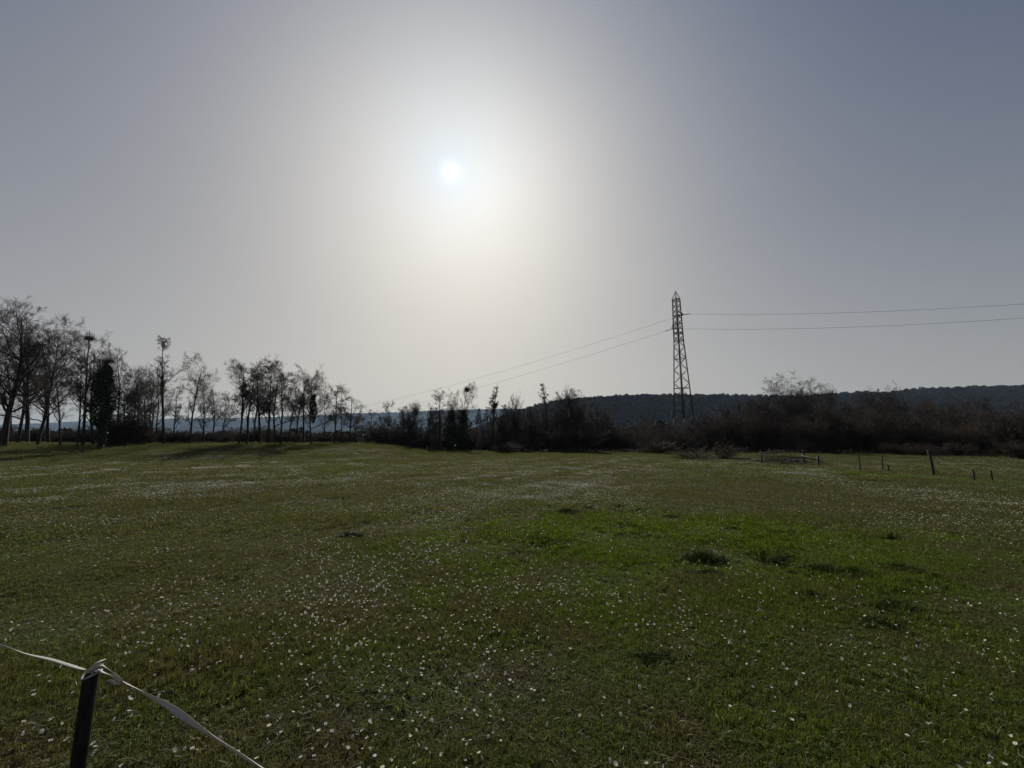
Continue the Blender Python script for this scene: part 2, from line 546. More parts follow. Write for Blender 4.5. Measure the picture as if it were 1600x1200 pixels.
def scatter(name, pts, rot, scl, idx, meshes, label, cat):
    me = bpy.data.meshes.new(name)
    n = len(pts)
    me.vertices.add(n); me.vertices.foreach_set('co', np.asarray(pts, np.float32).ravel())
    for nm, ty, data in (('rot', 'FLOAT_VECTOR', rot), ('scl', 'FLOAT_VECTOR', scl), ('idx', 'INT', idx)):
        a = me.attributes.new(nm, ty, 'POINT')
        if ty == 'INT': a.data.foreach_set('value', np.asarray(data, np.int32))
        else: a.data.foreach_set('vector', np.asarray(data, np.float32).ravel())
    me.update()
    o = obj(name, me)
    ng = bpy.data.node_groups.new(name + '_nodes', 'GeometryNodeTree')
    ng.interface.new_socket('Geometry', in_out='INPUT', socket_type='NodeSocketGeometry')
    ng.interface.new_socket('Geometry', in_out='OUTPUT', socket_type='NodeSocketGeometry')
    N, L = ng.nodes, ng.links
    gi_, go = N.new('NodeGroupInput'), N.new('NodeGroupOutput')
    ci = N.new('GeometryNodeCollectionInfo')
    ci.inputs['Collection'].default_value = collection_of(name + '_kinds', meshes)
    ci.inputs['Separate Children'].default_value = True
    ci.inputs['Reset Children'].default_value = True
    ip = N.new('GeometryNodeInstanceOnPoints')
    ip.inputs['Pick Instance'].default_value = True

    def at(nm, ty):
        a = N.new('GeometryNodeInputNamedAttribute'); a.data_type = ty; a.inputs['Name'].default_value = nm
        return [s for s in a.outputs if s.enabled][0]
    e2r = N.new('FunctionNodeEulerToRotation')
    L.new(at('rot', 'FLOAT_VECTOR'), e2r.inputs[0])
    L.new(gi_.outputs[0], ip.inputs['Points']); L.new(ci.outputs[0], ip.inputs['Instance'])
    L.new(at('idx', 'INT'), ip.inputs['Instance Index'])
    L.new(e2r.outputs[0], ip.inputs['Rotation'])
    L.new(at('scl', 'FLOAT_VECTOR'), ip.inputs['Scale'])
    L.new(ip.outputs[0], go.inputs[0])
    md = o.modifiers.new('scatter', 'NODES'); md.node_group = ng
    return tag(o, label, cat, kind='stuff')


# ------------------------------------------------------------------ bare trees
def unit(v):
    return v / (np.linalg.norm(v, axis=-1, keepdims=True) + 1e-9)


def grow(r, P, D, L, R, n, wander, up, taper):
    B = len(P)
    pts = np.zeros((B, n, 3)); rad = np.zeros((B, n))
    pts[:, 0] = P; rad[:, 0] = R
    d = unit(D)
    for i in range(1, n):
        d = unit(d + wander * r.normal(size=(B, 3)) + np.array([0, 0, up]))
        pts[:, i] = pts[:, i - 1] + d * (L / (n - 1))[:, None]
        rad[:, i] = R * (1 - (1 - taper) * i / (n - 1))
    return pts, rad


def spawn(r, pts, rad, L, k, t0, t1, ang, angsd, ratio, rr, shorten=.5, rmin=.008):
    B, n, _ = pts.shape
    t = r.uniform(t0, t1, (B, k)) * (n - 1)
    i = np.minimum(t.astype(int), n - 2); f = (t - i)[..., None]
    b = np.arange(B)[:, None]
    P = pts[b, i] * (1 - f) + pts[b, i + 1] * f
    T = unit(pts[b, i + 1] - pts[b, i])
    rd = rad[b, i] * (1 - f[..., 0]) + rad[b, i + 1] * f[..., 0]
    q = unit(np.cross(T, unit(r.normal(size=T.shape))))
    a = r.normal(ang, angsd, (B, k))[..., None]
    D = T * np.cos(a) + q * np.sin(a)
    Lc = L[:, None] * ratio * (1 - shorten * t / (n - 1)) * r.uniform(.6, 1.25, (B, k))
    R = np.maximum(rd * rr, rmin)
    return P.reshape(-1, 3), D.reshape(-1, 3), Lc.ravel(), R.ravel()


def bare_tree(name, seed, H, tr, stems=1, lean=.04, wander=.07, n1=11, n2=7, n3=6, n4=5, t0=.3, a1=.85, r1=.45, up1=.12, rmin=.013,
              a2=.75, r2=.5, r3=.5, r4=.55, stem_spread=.0, base_r=.0, twig=None, bark=None, shorten=.55, leader=.12):
    r = np.random.default_rng(seed)
    P = np.zeros((stems, 3))
    if base_r:
        an = r.uniform(0, 2 * math.pi, stems); rr_ = base_r * np.sqrt(r.uniform(0, 1, stems))
        P[:, 0], P[:, 1] = rr_ * np.cos(an), rr_ * np.sin(an)
    P[:, 2] = -.15
    D = np.stack([r.normal(0, lean + stem_spread, stems), r.normal(0, lean + stem_spread, stems), np.ones(stems)], 1)
    if base_r:
        D[:, :2] += P[:, :2] / max(base_r, .01) * stem_spread
    L = np.full(stems, H) * (r.uniform(.6, 1.0, stems) if stems > 1 else 1.0)
    R = np.full(stems, tr) * (r.uniform(.6, 1.0, stems) if stems > 1 else 1.0)
    p0, q0 = grow(r, P, D, L, R, 12, wander, .05, leader)
    tr_parts = [tubes(p0, q0, 7 if stems == 1 else 4)]
    b1 = spawn(r, p0, q0, L, n1, t0, .97, a1, .22, r1, .55, shorten, rmin)
    p1, q1 = grow(r, *b1, 8, .16, up1, .25)
    tr_parts.append(tubes(p1, q1, 5 if stems == 1 else 3))
    b2 = spawn(r, p1, q1, b1[2], n2, .2, 1.0, a2, .25, r2, .6, .4, rmin)
    p2, q2 = grow(r, *b2, 5, .2, .06, .35)
    cr = [tubes(p2, q2, 3)]
    b3 = spawn(r, p2, q2, b2[2], n3, .15, 1.0, .7, .25, r3, .7, .3, rmin)
    p3, q3 = grow(r, *b3, 4, .14, .07, .5)
    cr.append(tubes(p3, q3, 3))
    if n4:
        b4 = spawn(r, p3, q3, b3[2], n4, .1, 1.0, .7, .3, r4, .8, .2, rmin * .8)
        p4, q4 = grow(r, *b4, 3, .10, .06, .6)
        cr.append(tubes(p4, q4, 3))
    tv, tf = join(tr_parts); cv, cf = join(cr)
    top = max(tv[:, 2].max(), np.percentile(cv[:, 2], 99.7))
    return (new_mesh(name + '_trunk', tv, [tf], bark or M_BARK, smooth=True), new_mesh(name + '_crown', cv, [cf], twig or M_TWIG), top, p0[0])


KIND = {}
for i in range(4):
    KIND['R%d' % i] = bare_tree('robinia', 20 + i, 13, .20, lean=.02, wander=.05, n1=15, n2=7, n3=6, n4=5, t0=.22, a1=.85, r1=.46, up1=.09, rmin=.0115, r2=.52, r3=.58, r4=.8, shorten=.5)
KIND['R4'] = bare_tree('big_robinia', 31, 16, .33, lean=.0, wander=.045, n1=22, n2=8, n3=6, n4=5, t0=.24, a1=.85, r1=.42, up1=.10, rmin=.0115, r3=.6, r4=.8)
for i in range(3):
    KIND['S%d' % i] = bare_tree('slim', 40 + i, 13, .16, lean=.02, wander=.03, n1=18, n2=7, n3=6, n4=4, t0=.24, a1=.75, r1=.32, up1=.12, shorten=.55, rmin=.0115, r3=.58, r4=.8)
KIND['T0'] = bare_tree('tall', 48, 15, .19, lean=.01, wander=.025, n1=26, n2=6, n3=5, n4=4, t0=.42, a1=.70, r1=.22, up1=.20, shorten=.6, rmin=.011, r3=.6, r4=.8)
for i in range(2):
    KIND['B%d' % i] = bare_tree('broad', 50 + i, 9, .20, wander=.06, n1=28, n2=9, n3=7, n4=4, t0=.16, a1=.62, r1=.62, up1=.14, shorten=.35, rmin=.014)
KIND['B2'] = bare_tree('round', 53, 9, .22, wander=.05, n1=40, n2=8, n3=6, n4=4, t0=.22, a1=.80, r1=.60, up1=.13, shorten=.25, rmin=.012, r3=.58, r4=.8, lean=.0)
for i in range(2):
    KIND['P%d' % i] = bare_tree('spire', 55 + i, 8, .09, wander=.03, n1=26, n2=7, n3=6, n4=3, t0=.12, a1=.5, r1=.22, up1=.22, shorten=.75, rmin=.012)
for i in range(4):
    KIND['H%d' % i] = bare_tree('shrub', 60 + i, 4.2, .035, stems=34, lean=.10, stem_spread=.24, base_r=.8, wander=.06, n1=9, n2=6, n3=5, n4=0,
                                t0=.10, a1=.55, r1=.42, up1=.10, rmin=.013, twig=M_SHRUB, bark=M_SHRUB)
for i in range(2):
    KIND['K%d' % i] = bare_tree('thicket', 70 + i, 7.5, .05, stems=16, lean=.05, stem_spread=.12, base_r=1.3, wander=.05, n1=13, n2=6, n3=5, n4=2,
                                t0=.08, a1=.55, r1=.30, up1=.12, rmin=.014, twig=M_SHRUB, bark=M_SHRUB)


def plant(name, kind, px, top_py, Y, label, cat, group=None, wide=1.0, rz=None, sink=.05, lean=None):
    tm, cm, top, _ = KIND[kind]
    zb = 0.5
    for _ in range(3):
        X = x_at(px, Y, zb); zb = hz(X, Y)
    H = z_at(top_py, Y) - zb
    s = H / top
    o = tag(obj(name, None, None, (X, Y, zb - sink), random.uniform(0, 6.28) if rz is None else rz), label, cat, group)
    o.empty_display_size = .3
    o.scale = (s * wide, s * wide, s)
    o.rotation_mode = 'ZYX'
    lx = lean[0] if lean else random.uniform(-.03, .03)
    if px < 480 and cat == 'tree' and not lean:
        lx -= .13 * (480 - px) / 480          # the grove leans outwards to the light
    o.rotation_euler = (random.uniform(-.03, .03), lx, o.rotation_euler[2])
    obj('trunk', tm, o); obj('crown', cm, o)
    return o, X, Y, zb, H


def leaf_cloud(r, centre, n, size):
    """n random leaf quads at centre (n,3)"""
    c = centre
    a = unit(r.normal(size=(n, 3))); b = unit(np.cross(a, r.normal(size=(n, 3))))
    s = size * r.uniform(.6, 1.3, (n, 1))
    v = np.stack([c - a * s, c + b * s * .75, c + a * s, c - b * s * .75], 1).reshape(-1, 3)
    return v, np.arange(4 * n).reshape(n, 4)


def ivy_column(o, seed, z0, z1, rad, n, s):
    """ivy foliage around a trunk, in the local space of o (scale s)"""
    r = np.random.default_rng(seed)
    t = r.uniform(0, 1, n) ** .9
    an = r.uniform(0, 2 * math.pi, n)
    prof = np.interp(t, [0, .12, .35, .6, .8, 1], [.28, .62, 1.0, .95, .66, .2])
    lump = 1 + .28 * np.sin(an * 3 + t * 11) + .22 * np.sin(an * 2 - t * 23)
    rr = rad * prof * lump * np.sqrt(r.uniform(.05, 1, n))
    c = np.stack([rr * np.cos(an) + .12 * np.sin(t * 7), rr * np.sin(an), z0 + (z1 - z0) * t], 1)
    v, f = leaf_cloud(r, c, n, .10)
    v[:, :2] /= s[0]; v[:, 2] /= s[2]
    return obj('ivy', new_mesh('ivy', v, [f], M_IVY), o)


def leader_at(o, kind, z):
    """point of the trunk's leader at world height z"""
    o.rotation_mode = 'ZYX'
    mb = Matrix.LocRotScale(o.location, o.rotation_euler, o.scale)
    P = np.array([mb @ Vector(p) for p in KIND[kind][3]])
    return [float(np.interp(z, P[:, 2], P[:, k])) for k in range(2)] + [z]


# left grove ----------------------------------------------------------------
GROVE = 'bare trees of the grove'
NTH = ['first', 'second', 'third', 'fourth', 'fifth', 'sixth', 'seventh', 'eighth', 'ninth', 'tenth']
plant('bare_tree', 'R4', 6, 470, 40, 'tall thick-trunked bare tree with the widest crown of the grove', 'tree', GROVE, 1.0, 1.0)
for n_, (px, ty, Y, k, w) in enumerate(sorted(((28, 500, 45, 'R1', .8), (42, 478, 47, 'R0', .9), (58, 492, 42, 'R2', .8), (76, 505, 46, 'R3', .85), (-30, 480, 44, 'R2', 1.0),
                        (-70, 474, 46, 'R0', 1.0), (18, 515, 52, 'R3', .8), (64, 530, 54, 'R1', .8)), reverse=True)):
    plant('bare_tree', k, px, ty, Y, 'thin bare tree in the crowded clump, %s from the small forked tree' % NTH[n_], 'tree', GROVE, w)
plant('bare_tree', 'R3', 94, 560, 41, 'small forked bare tree between the crowded clump and the nest tree', 'tree', GROVE, .8)
nest_tree, nX, nY, nZ, nH = plant('bare_tree', 'S0', 129, 512, 41, 'straight slim bare tree carrying a dark nest high up', 'tree', GROVE, .9)
plant('bare_tree', 'S1', 121, 545, 40.5, 'straight slim bare trunk with ivy on its foot next to the nest tree', 'tree', GROVE, .8)
plant('bare_tree', 'R1', 146, 520, 43, 'bare tree with thin upturned limbs just behind the ivy column', 'tree', GROVE, .75)
ivy_tree, X, Y, zb, H = plant('ivy_clad_tree', 'R2', 157, 548, 37, 'tree whose trunk is a dark column of dense ivy', 'tree', None, .62, 2.2)
ivy_column(ivy_tree, 5, 1.9, 8.4, .92, 7000, ivy_tree.scale)
ivy_column(ivy_tree, 6, .1, 2.6, .34, 1200, ivy_tree.scale)
plant('bare_tree', 'R0', 182, 545, 45, 'bare tree with a loose crown right of the ivy column', 'tree', GROVE, .7)
for n_, (px, ty, Y, k, w) in enumerate(sorted(((204, 578, 47, 'R1', .9), (216, 568, 45, 'R3', .9), (232, 575, 46, 'R2', .85), (243, 590, 50, 'R0', .8), (270, 600, 48, 'S2', 1.0), (196, 590, 43, 'R2', 1.0), (224, 585, 51, 'R0', 1.0), (236, 600, 44, 'R3', 1.1)))):
    plant('bare_tree', k, px, ty, Y, 'low bare tree, %s after the loose-crowned tree beside the ivy column' % NTH[n_], 'tree', GROVE, w)
plant('bare_tree', 'T0', 256, 520, 42, 'tall spindly bare tree standing well above its neighbours', 'tree', GROVE, 1.0, None, .05, (-.16, 0))
plant('bare_tree', 'R2', 296, 553, 43, 'bare tree with a bent trunk and a rounded crown', 'tree', GROVE, .82, None, .05, (.10, .0))
plant('bare_tree', 'R1', 318, 590, 47, 'low spreading bare tree behind the bent trunk', 'tree', GROVE, 1.0)
plant('bare_tree', 'R0', 331, 600, 50, 'narrow bare tree behind the low spreading one', 'tree', GROVE, .9)
plant('bare_tree', 'R3', 345, 612, 48, 'smallest bare tree in the gap of the grove', 'tree', GROVE, 1.1)
o, X, Y, zb, H = plant('bare_tree', 'R0', 373, 558, 42, 'bare tree with a clump of ivy halfway up at the start of the second clump', 'tree', GROVE, .8)
ivy_column(o, 7, 5.2, 6.8, .36, 420, o.scale)
for n_, (px, ty, Y, k, w) in enumerate(((385, 562, 41, 'S1', 1.2), (396, 560, 44, 'R2', .85), (406, 563, 45, 'S0', 1.2), (418, 560, 43, 'S2', 1.2), (430, 556, 44, 'R1', .85),
                        (438, 575, 41, 'S1', 1.2), (449, 580, 45, 'R3', .9), (462, 578, 43, 'R0', .85), (474, 585, 46, 'S0', 1.2))):
    plant('bare_tree', k, px, ty, Y, 'slim bare tree of the second clump, %s after its tree with the ivy clump' % NTH[n_], 'tree', GROVE, w)
o, X, Y, zb, H = plant('bare_tree', 'R1', 487, 570, 42, 'bare tree with ivy round its trunk at the open end of the grove', 'tree', GROVE, .85)
ivy_column(o, 8, 2.4, 5.6, .36, 620, o.scale)
for n_, (px, ty, Y, k, w) in enumerate(((508, 598, 45, 'R2', .7), (522, 602, 46, 'S2', 1.3), (534, 600, 47, 'R3', .65), (546, 618, 48, 'S0', 1.4))):
    plant('bare_tree', k, px, ty, Y, 'light thin bare tree, %s past the ivy-wrapped trunk ending the grove' % NTH[n_], 'tree', GROVE, w)

# brambles and brush on the ground under the grove
BRUSH = 'brush under the grove'
for i, px in enumerate(range(-40, 560, 15)):
    Y = 46 + 7 * random.random()
    ty = 670 + random.uniform(-10, 8)
    plant('bramble_shrub', 'H%d' % (i % 4), px + random.uniform(-5, 5), ty, Y, 'low brown bramble growing under the bare grove trees', 'shrub', BRUSH, 1.9)
for px, ty, Y, w in ((186, 640, 41, 1.2), (200, 650, 42, 1.3), (212, 655, 43, 1.3), (174, 660, 41, 1.4)):
    plant('bramble_shrub', 'H%d' % (int(px) % 4), px, ty, Y, 'tall brown brush growing beside the ivy column', 'shrub', BRUSH, w)

# middle row ------------------------------------------------------------------
ROW = 'young trees along the far field edge'
rr = random.Random(4)
px = 552.0
while px < 800:
    Y = rr.uniform(52, 60)
    ty = rr.uniform(634, 662) - (px - 552) * .03
    plant('young_tree', rr.choice(['S0', 'S1', 'S2', 'P0', 'P1', 'S1']), px, ty, Y, 'thin young bare tree in the row along the far field edge', 'tree', ROW, rr.uniform(1.1, 1.6))
    px += rr.uniform(4.5, 8)
for i, px in enumerate(np.arange(556, 800, 15)):
    plant('field_edge_shrub', 'H%d' % (i % 4), px, rr.uniform(664, 684), rr.uniform(54, 63), 'low brown shrub between the thin young trees', 'shrub', 'shrubs in the young tree row', 1.5)
for px, ty, Y, k, w, lab in ((606, 624, 55, 'R3', .8, 'small bare tree poking above the young row near the grove'),
                             (640, 627, 56, 'B0', .75, 'small rounded bare tree poking above the young row'),
                             (687, 609, 54, 'S2', 1.3, 'thin leaning bare tree beside the two ivy-dark trees'),
                             (768, 598, 52, 'P1', 1.25, 'pointed bare tree with a dark lump of ivy halfway up'),
                             (808, 613, 54, 'B1', .55, 'narrow fan-shaped bare tree beyond the pointed tree'),
                             (858, 597, 53, 'P0', 1.3, 'narrow spire-shaped bare tree above the dark thicket'),
                             (880, 612, 56, 'S1', 1.2, 'thin bare tree between the spire and the round crown'),
                             (905, 605, 54, 'B0', .95, 'round-crowned bare tree above the dark thicket')):
    t_, *_r = plant('bare_tree', k, px, ty, Y, lab, 'tree', None, w)
    if k == 'P1': pointed = t_
for px, ty, Y, k, sd, lab in ((704, 606, 53, 'R1', 9, 'bare tree with a narrow dark ivy trunk next to the mistletoe tree'),
                              (723, 594, 52, 'R0', 10, 'bare tree holding a ball of mistletoe over a dark ivy trunk')):
    o, X, Y, zb, H = plant('ivy_clad_tree', k, px, ty, Y, lab, 'tree', None, .62)
    ivy_column(o, sd, .1, 5.6, .95, 3400, o.scale)
    if sd == 10:
        mist_tree, mY = o, Y

# dark thicket and hedge --------------------------------------------------------
THICK = 'shrubs of the dark thicket'
i = 0
for px in np.arange(785, 950, 12):
    i += 1
    plant('thicket_shrub', 'K%d' % (i % 2), px, rr.uniform(630, 646), rr.uniform(53, 60), 'tall dense dark shrub in the thicket left of the pylon', 'shrub', THICK, rr.uniform(1.0, 1.3))
for px in np.arange(780, 1110, 16):
    i += 1
    plant('thicket_shrub', 'H%d' % (i % 4), px, rr.uniform(660, 676), rr.uniform(49, 55), 'low dense brown shrub at the foot of the thicket near the pylon', 'shrub', THICK, rr.uniform(1.1, 1.5))
for px in np.arange(945, 1120, 17):
    i += 1
    plant('thicket_shrub', 'K%d' % (i % 2), px, rr.uniform(652, 664), rr.uniform(56, 70), 'pale-topped brown shrub in the low gap round the pylon', 'shrub', THICK, rr.uniform(1.2, 1.6))
HEDGE = 'bushes of the long hedge'
for px in np.arange(1120, 1760, 27):
    i += 1
    b = 1 - (px - 1120) / 640
    plant('hedge_bush', 'H%d' % (i % 4), px + rr.uniform(-6, 6), rr.uniform(640, 664), 35 + 13 * b + rr.uniform(-1.5, 2.5), 'bushy brown bare bush in the front of the long hedge', 'shrub', HEDGE, rr.uniform(.95, 1.25))
for px in np.arange(1120, 1780, 24):
    i += 1
    b = 1 - (px - 1120) / 640
    plant('hedge_bush', 'K%d' % (i % 2), px + rr.uniform(-8, 8), rr.uniform(620, 644) + 14 * max(0, .12 - abs(px - 1120) / 640), 41 + 13 * b + rr.uniform(-2, 2), 'tall dark bush behind the front of the long hedge', 'shrub', HEDGE, rr.uniform(1.0, 1.25))
for px in np.arange(1150, 1800, 34):
    i += 1
    plant('hedge_tree', rr.choice(['B0', 'B1', 'R1', 'R3']), px, rr.uniform(606, 628), rr.uniform(56, 66), 'bare tree rising out of the back of the long hedge', 'tree', 'trees in the long hedge', rr.uniform(.8, 1.0))
plant('bare_tree', 'B2', 1230, 587, 50, 'broad round-crowned bare tree standing highest above the long hedge', 'tree', None, 1.25)
plant('bare_tree', 'B0', 1297, 606, 56, 'smaller bare crown just above the hedge beside the round-crowned tree', 'tree', None, .7)
plant('bare_tree', 'B1', 1405, 600, 58, 'low bare crown showing over the hedge before the hilltop', 'tree', None, .8)
for px in np.arange(790, 1700, 47):
    i += 1
    Y = np.interp(px, [780, 1050, 1150, 1600, 1700], [47, 46, 43, 33, 31]) + rr.uniform(-1.8, 4.0)
    zb0 = z_at(0, 1)
    plant('bramble_shrub', 'H%d' % (i % 4), px, HORIZON + (CAMZ - rr.choice((.35, .5, .7, 1.0, 1.4, 1.7))) * 590 / Y, Y, 'low dark bramble at the foot of the hedge and thicket', 'shrub', 'brambles along the hedge foot', rr.uniform(1.6, 3.2))

# low scrub behind the tree row and thicket, closing the view under the stems
for px in np.arange(546, 1700, 13):
    i += 1
    plant('background_scrub', 'H%d' % (i % 4), px + rr.uniform(-4, 4), rr.uniform(664, 680) + (9 if px < 690 else 0), rr.uniform(62, 70), 'low scrub standing behind the stems of the tree row, thicket and hedge', 'shrub', 'scrub behind the tree row', rr.uniform(1.7, 2.4))
# mistletoe and nest
def twig_ball(name, seed, n, R):
    r = np.random.default_rng(seed)
    D = unit(r.normal(size=(n, 3)))
    p, q = grow(r, np.zeros((n, 3)), D, R * r.uniform(.7, 1.1, n), np.full(n, .012), 4, .35, 0, .8)
    v, f = tubes(p, q, 3)
    return new_mesh(name, v, [f], M_TWIG)


tag(obj('bird_nest', twig_ball('bird_nest', 1, 420, .55), None, leader_at(nest_tree, 'S0', z_at(527, nY)), 0, (1.0, 1.0, .6)), 'dark twig nest high in the slim tree of the grove', 'nest')
tag(obj('mistletoe', twig_ball('mistletoe', 2, 300, .5), None, leader_at(mist_tree, 'R0', z_at(608, mY))), 'dark ball of mistletoe in the ivy-trunked tree', 'mistletoe')
tag(obj('mistletoe', twig_ball('mistletoe', 3, 300, .6), None, leader_at(ivy_tree, 'R2', z_at(566, 37)), 0, (1, 1, .7)), 'dark tuft of twigs on top of the ivy column', 'mistletoe')
tag(obj('mistletoe', twig_ball('mistletoe', 4, 260, .5), None, leader_at(pointed, 'P1', z_at(634, 52))), 'dark lump of ivy halfway up the pointed tree', 'mistletoe')

# woods on the hills --------------------------------------------------------------
def crown_mesh(name, seed, n, H, W):
    r = np.random.default_rng(seed)
    c = unit(r.normal(size=(n, 3))) * (r.uniform(.2, 1, (n, 1)) ** .4)
    c = c * np.array([W, W, H * .45]) + np.array([0, 0, H * .58])
    v, f = leaf_cloud(r, c, n, .9)
    return new_mesh(name, v, [f], M_WOOD)


crowns = [crown_mesh('far_crown', 80 + i, 170, 9, 4.2) for i in range(4)]
N = 16000
wx = RNG.uniform(-140, 1900, N); wy = RNG.uniform(520, 830, N)
wz = hill_h(wx, wy)
keep = wz > 6
wp = np.stack([wx, wy, wz - 2.0], 1)[keep]
n = len(wp)
sc_ = RNG.uniform(.55, 1.15, n)
scatter('hillside_wood', wp, np.stack([np.zeros(n), np.zeros(n), RNG.uniform(0, 6.28, n)], 1), np.stack([sc_, sc_, sc_ * RNG.uniform(.7, 1.2, n)], 1),
        RNG.integers(0, 4, n), crowns, 'dark leafless wood covering the long hill', 'wood')
N = 22000
wx = RNG.uniform(-7600, 3300, N); wy = RNG.uniform(2650, 5150, N)
wz = farhill_h(wx, wy)
keep = (np.sin(wx * .006 + wy * .004) + np.sin(wx * .0023 - wy * .009) > -1.1) & (np.abs(wx) < 1.55 * wy)
wp = np.stack([wx, wy, wz - 2], 1)[keep]
n = len(wp)
sc_ = RNG.uniform(1.6, 2.9, n)
scatter('far_hill_wood', wp, np.stack([np.zeros(n), np.zeros(n), RNG.uniform(0, 6.28, n)], 1), np.stack([sc_ * 1.5, sc_ * 1.5, sc_], 1),
        RNG.integers(0, 4, n), crowns, 'scattered woods on the low hazy hills', 'wood')
# mid-distance wood filling the valley between field edge and hills
N = 11000
wx = RNG.uniform(-900, 520, N); wy = RNG.uniform(72, 560, N)
k_ = np.abs(wx / wy) < 1.7
wp = np.stack([wx, wy, np.full(N, -1.2)], 1)[k_]
n = len(wp)
sc_ = RNG.uniform(.35, .75, n) * np.interp(wp[:, 0] / wp[:, 1], [-1.5, -.5, -.1, .3, 1.5], [.75, .75, .8, 1.0, 1.15])
scatter('valley_wood', wp, np.stack([np.zeros(n), np.zeros(n), RNG.uniform(0, 6.28, n)], 1), np.stack([sc_, sc_, sc_], 1),
        RNG.integers(0, 4, n), crowns, 'low leafless wood in the valley beyond the field', 'wood')

# ------------------------------------------------------------------ haze
def haze_box():
    x0, x1, y0, y1, z0, z1 = -9200, 6200, -150, 6150, -3.2, 420
    v = [(x, y, z) for z in (z0, z1) for x, y in ((x0, y0), (x1, y0), (x1, y1), (x0, y1))]
    f = [[3, 2, 1, 0], [4, 5, 6, 7], [0, 1, 5, 4], [1, 2, 6, 5], [2, 3, 7, 6], [3, 0, 4, 7]]
    m = bpy.data.materials.new('haze'); m.use_nodes = True
    m.node_tree.nodes.clear()
    out = m.node_tree.nodes.new('ShaderNodeOutputMaterial')
    pv = m.node_tree.nodes.new('ShaderNodeVolumePrincipled')
    pv.inputs['Color'].default_value = (.52, .74, 1.0, 1)
    pv.inputs['Density'].default_value = 0.00007
    pv.inputs['Anisotropy'].default_value = 0.15
    m.node_tree.links.new(pv.outputs[0], out.inputs['Volume'])
    tag(obj('haze', new_mesh('haze', v, [f], m)), 'thin blue haze filling the valley', 'haze', kind='stuff')


haze_box()

# ------------------------------------------------------------------ pylon and wires
PY = 62.0
PX = x_at(1071, PY, 1.0)
PZ = hz(PX, PY)
PROT = math.radians(24)
pyl = tag(obj('lattice_pylon', None, None, (PX, PY, PZ), PROT), 'tall steel lattice power pylon standing behind the hedge', 'pylon')
TOPZ = z_at(455, PY) - PZ


def half(z):
    return float(np.interp(z, [0, 5, 10, 15.0, 18.0, TOPZ - 1.4], [1.30, 1.03, .83, .65, .52, .42]))


CORN = [(-1, -1), (1, -1), (1, 1), (-1, 1)]
steel_parts = []


def member(name, a, b, w, m=M_STEEL):
    v, f = box_between(a, b, w)
    return obj(name, new_mesh(name, v, [f], m), pyl)


zs_leg = [0, 5, 15.0, 18.0, TOPZ - 1.4]
for cx, cy in CORN:
    pr = [box_between((cx * half(a), cy * half(a), a), (cx * half(b), cy * half(b), b), .13) for a, b in zip(zs_leg[:-1], zs_leg[1:])]
    v, f = join(pr)
    obj('leg', new_mesh('leg', v, [f], M_STEEL), pyl)
    v, f = box_between((cx * half(0), cy * half(0), -.4), (cx * half(0), cy * half(0), .35), .5)
    obj('footing', new_mesh('footing', v, [f], M_CONC), pyl)
zl = [0.3]
while zl[-1] < TOPZ - 1.9:
    zl.append(min(zl[-1] + max(.95, half(zl[-1]) * 1.45), TOPZ - 1.4))
for j, (a, b) in enumerate(zip(zl[:-1], zl[1:])):
    for s in range(4):
        c0, c1 = CORN[s], CORN[(s + 1) % 4]
        if (j + s) % 2: c0, c1 = c1, c0
        member('brace', (c0[0] * half(a), c0[1] * half(a), a), (c1[0] * half(b), c1[1] * half(b), b), .055)
        if a < 5.2 or a > 17.5:
            member('brace', (c1[0] * half(a), c1[1] * half(a), a), (c0[0] * half(b), c0[1] * half(b), b), .05)
for z in (5.2, 10, 15, 18, 19.4, 21, 22.5, TOPZ - 1.45):
    for s in range(4):
        c0, c1 = CORN[s], CORN[(s + 1) % 4]
        member('cross_bar', (c0[0] * half(z), c0[1] * half(z), z), (c1[0] * half(z), c1[1] * half(z), z), .08)
for cx, cy in CORN:
    member('peak_bar', (cx * half(TOPZ - 1.4), cy * half(TOPZ - 1.4), TOPZ - 1.4), (0, 0, TOPZ), .08)
# cross arms point along the local y axis; strain insulators leave them along each wire
WL = np.array([-1, .7, 0]) / math.hypot(1, .7)
WR = np.array([31.7, -18.3, 0]) / math.hypot(31.7, 18.3)
inv = Matrix.Rotation(-PROT, 3, 'Z')
spots = []
for zz, sgn in ((z_at(495, PY) - PZ, -1), (z_at(511, PY) - PZ, 1)):
    tip = np.array([0, sgn * (half(zz) + .85), zz])
    pr = [box_between((sx * half(zz), sgn * half(zz), zz + dz), tip, .08) for sx in (-1, 1) for dz in (0, .75)]
    v, f = join(pr)
    obj('cross_arm', new_mesh('cross_arm', v, [f], M_STEEL), pyl)
    tw = np.array(Matrix.Rotation(PROT, 3, 'Z') @ Vector(tip)) + np.array([PX, PY, PZ])
    for W, slope in ((WL, -.17), (WR, -.08)):
        dw = np.array([W[0], W[1], slope]); dw /= np.linalg.norm(dw)
        dl = np.array(inv @ Vector(dw))
        n_ = 31
        t = np.linspace(0, 1.15, n_)
        rad_ = np.where(np.arange(n_) % 3 == 1, .11, .035)
        rad_[:3] = .02; rad_[-3:] = .02
        v, f = tube_path(tip[None] + t[:, None] * dl[None], rad_, 8)
        obj('insulator', new_mesh('insulator', v, [f], M_GLASS, smooth=True), pyl)
        spots.append((tw + dw * 1.15, W, slope))
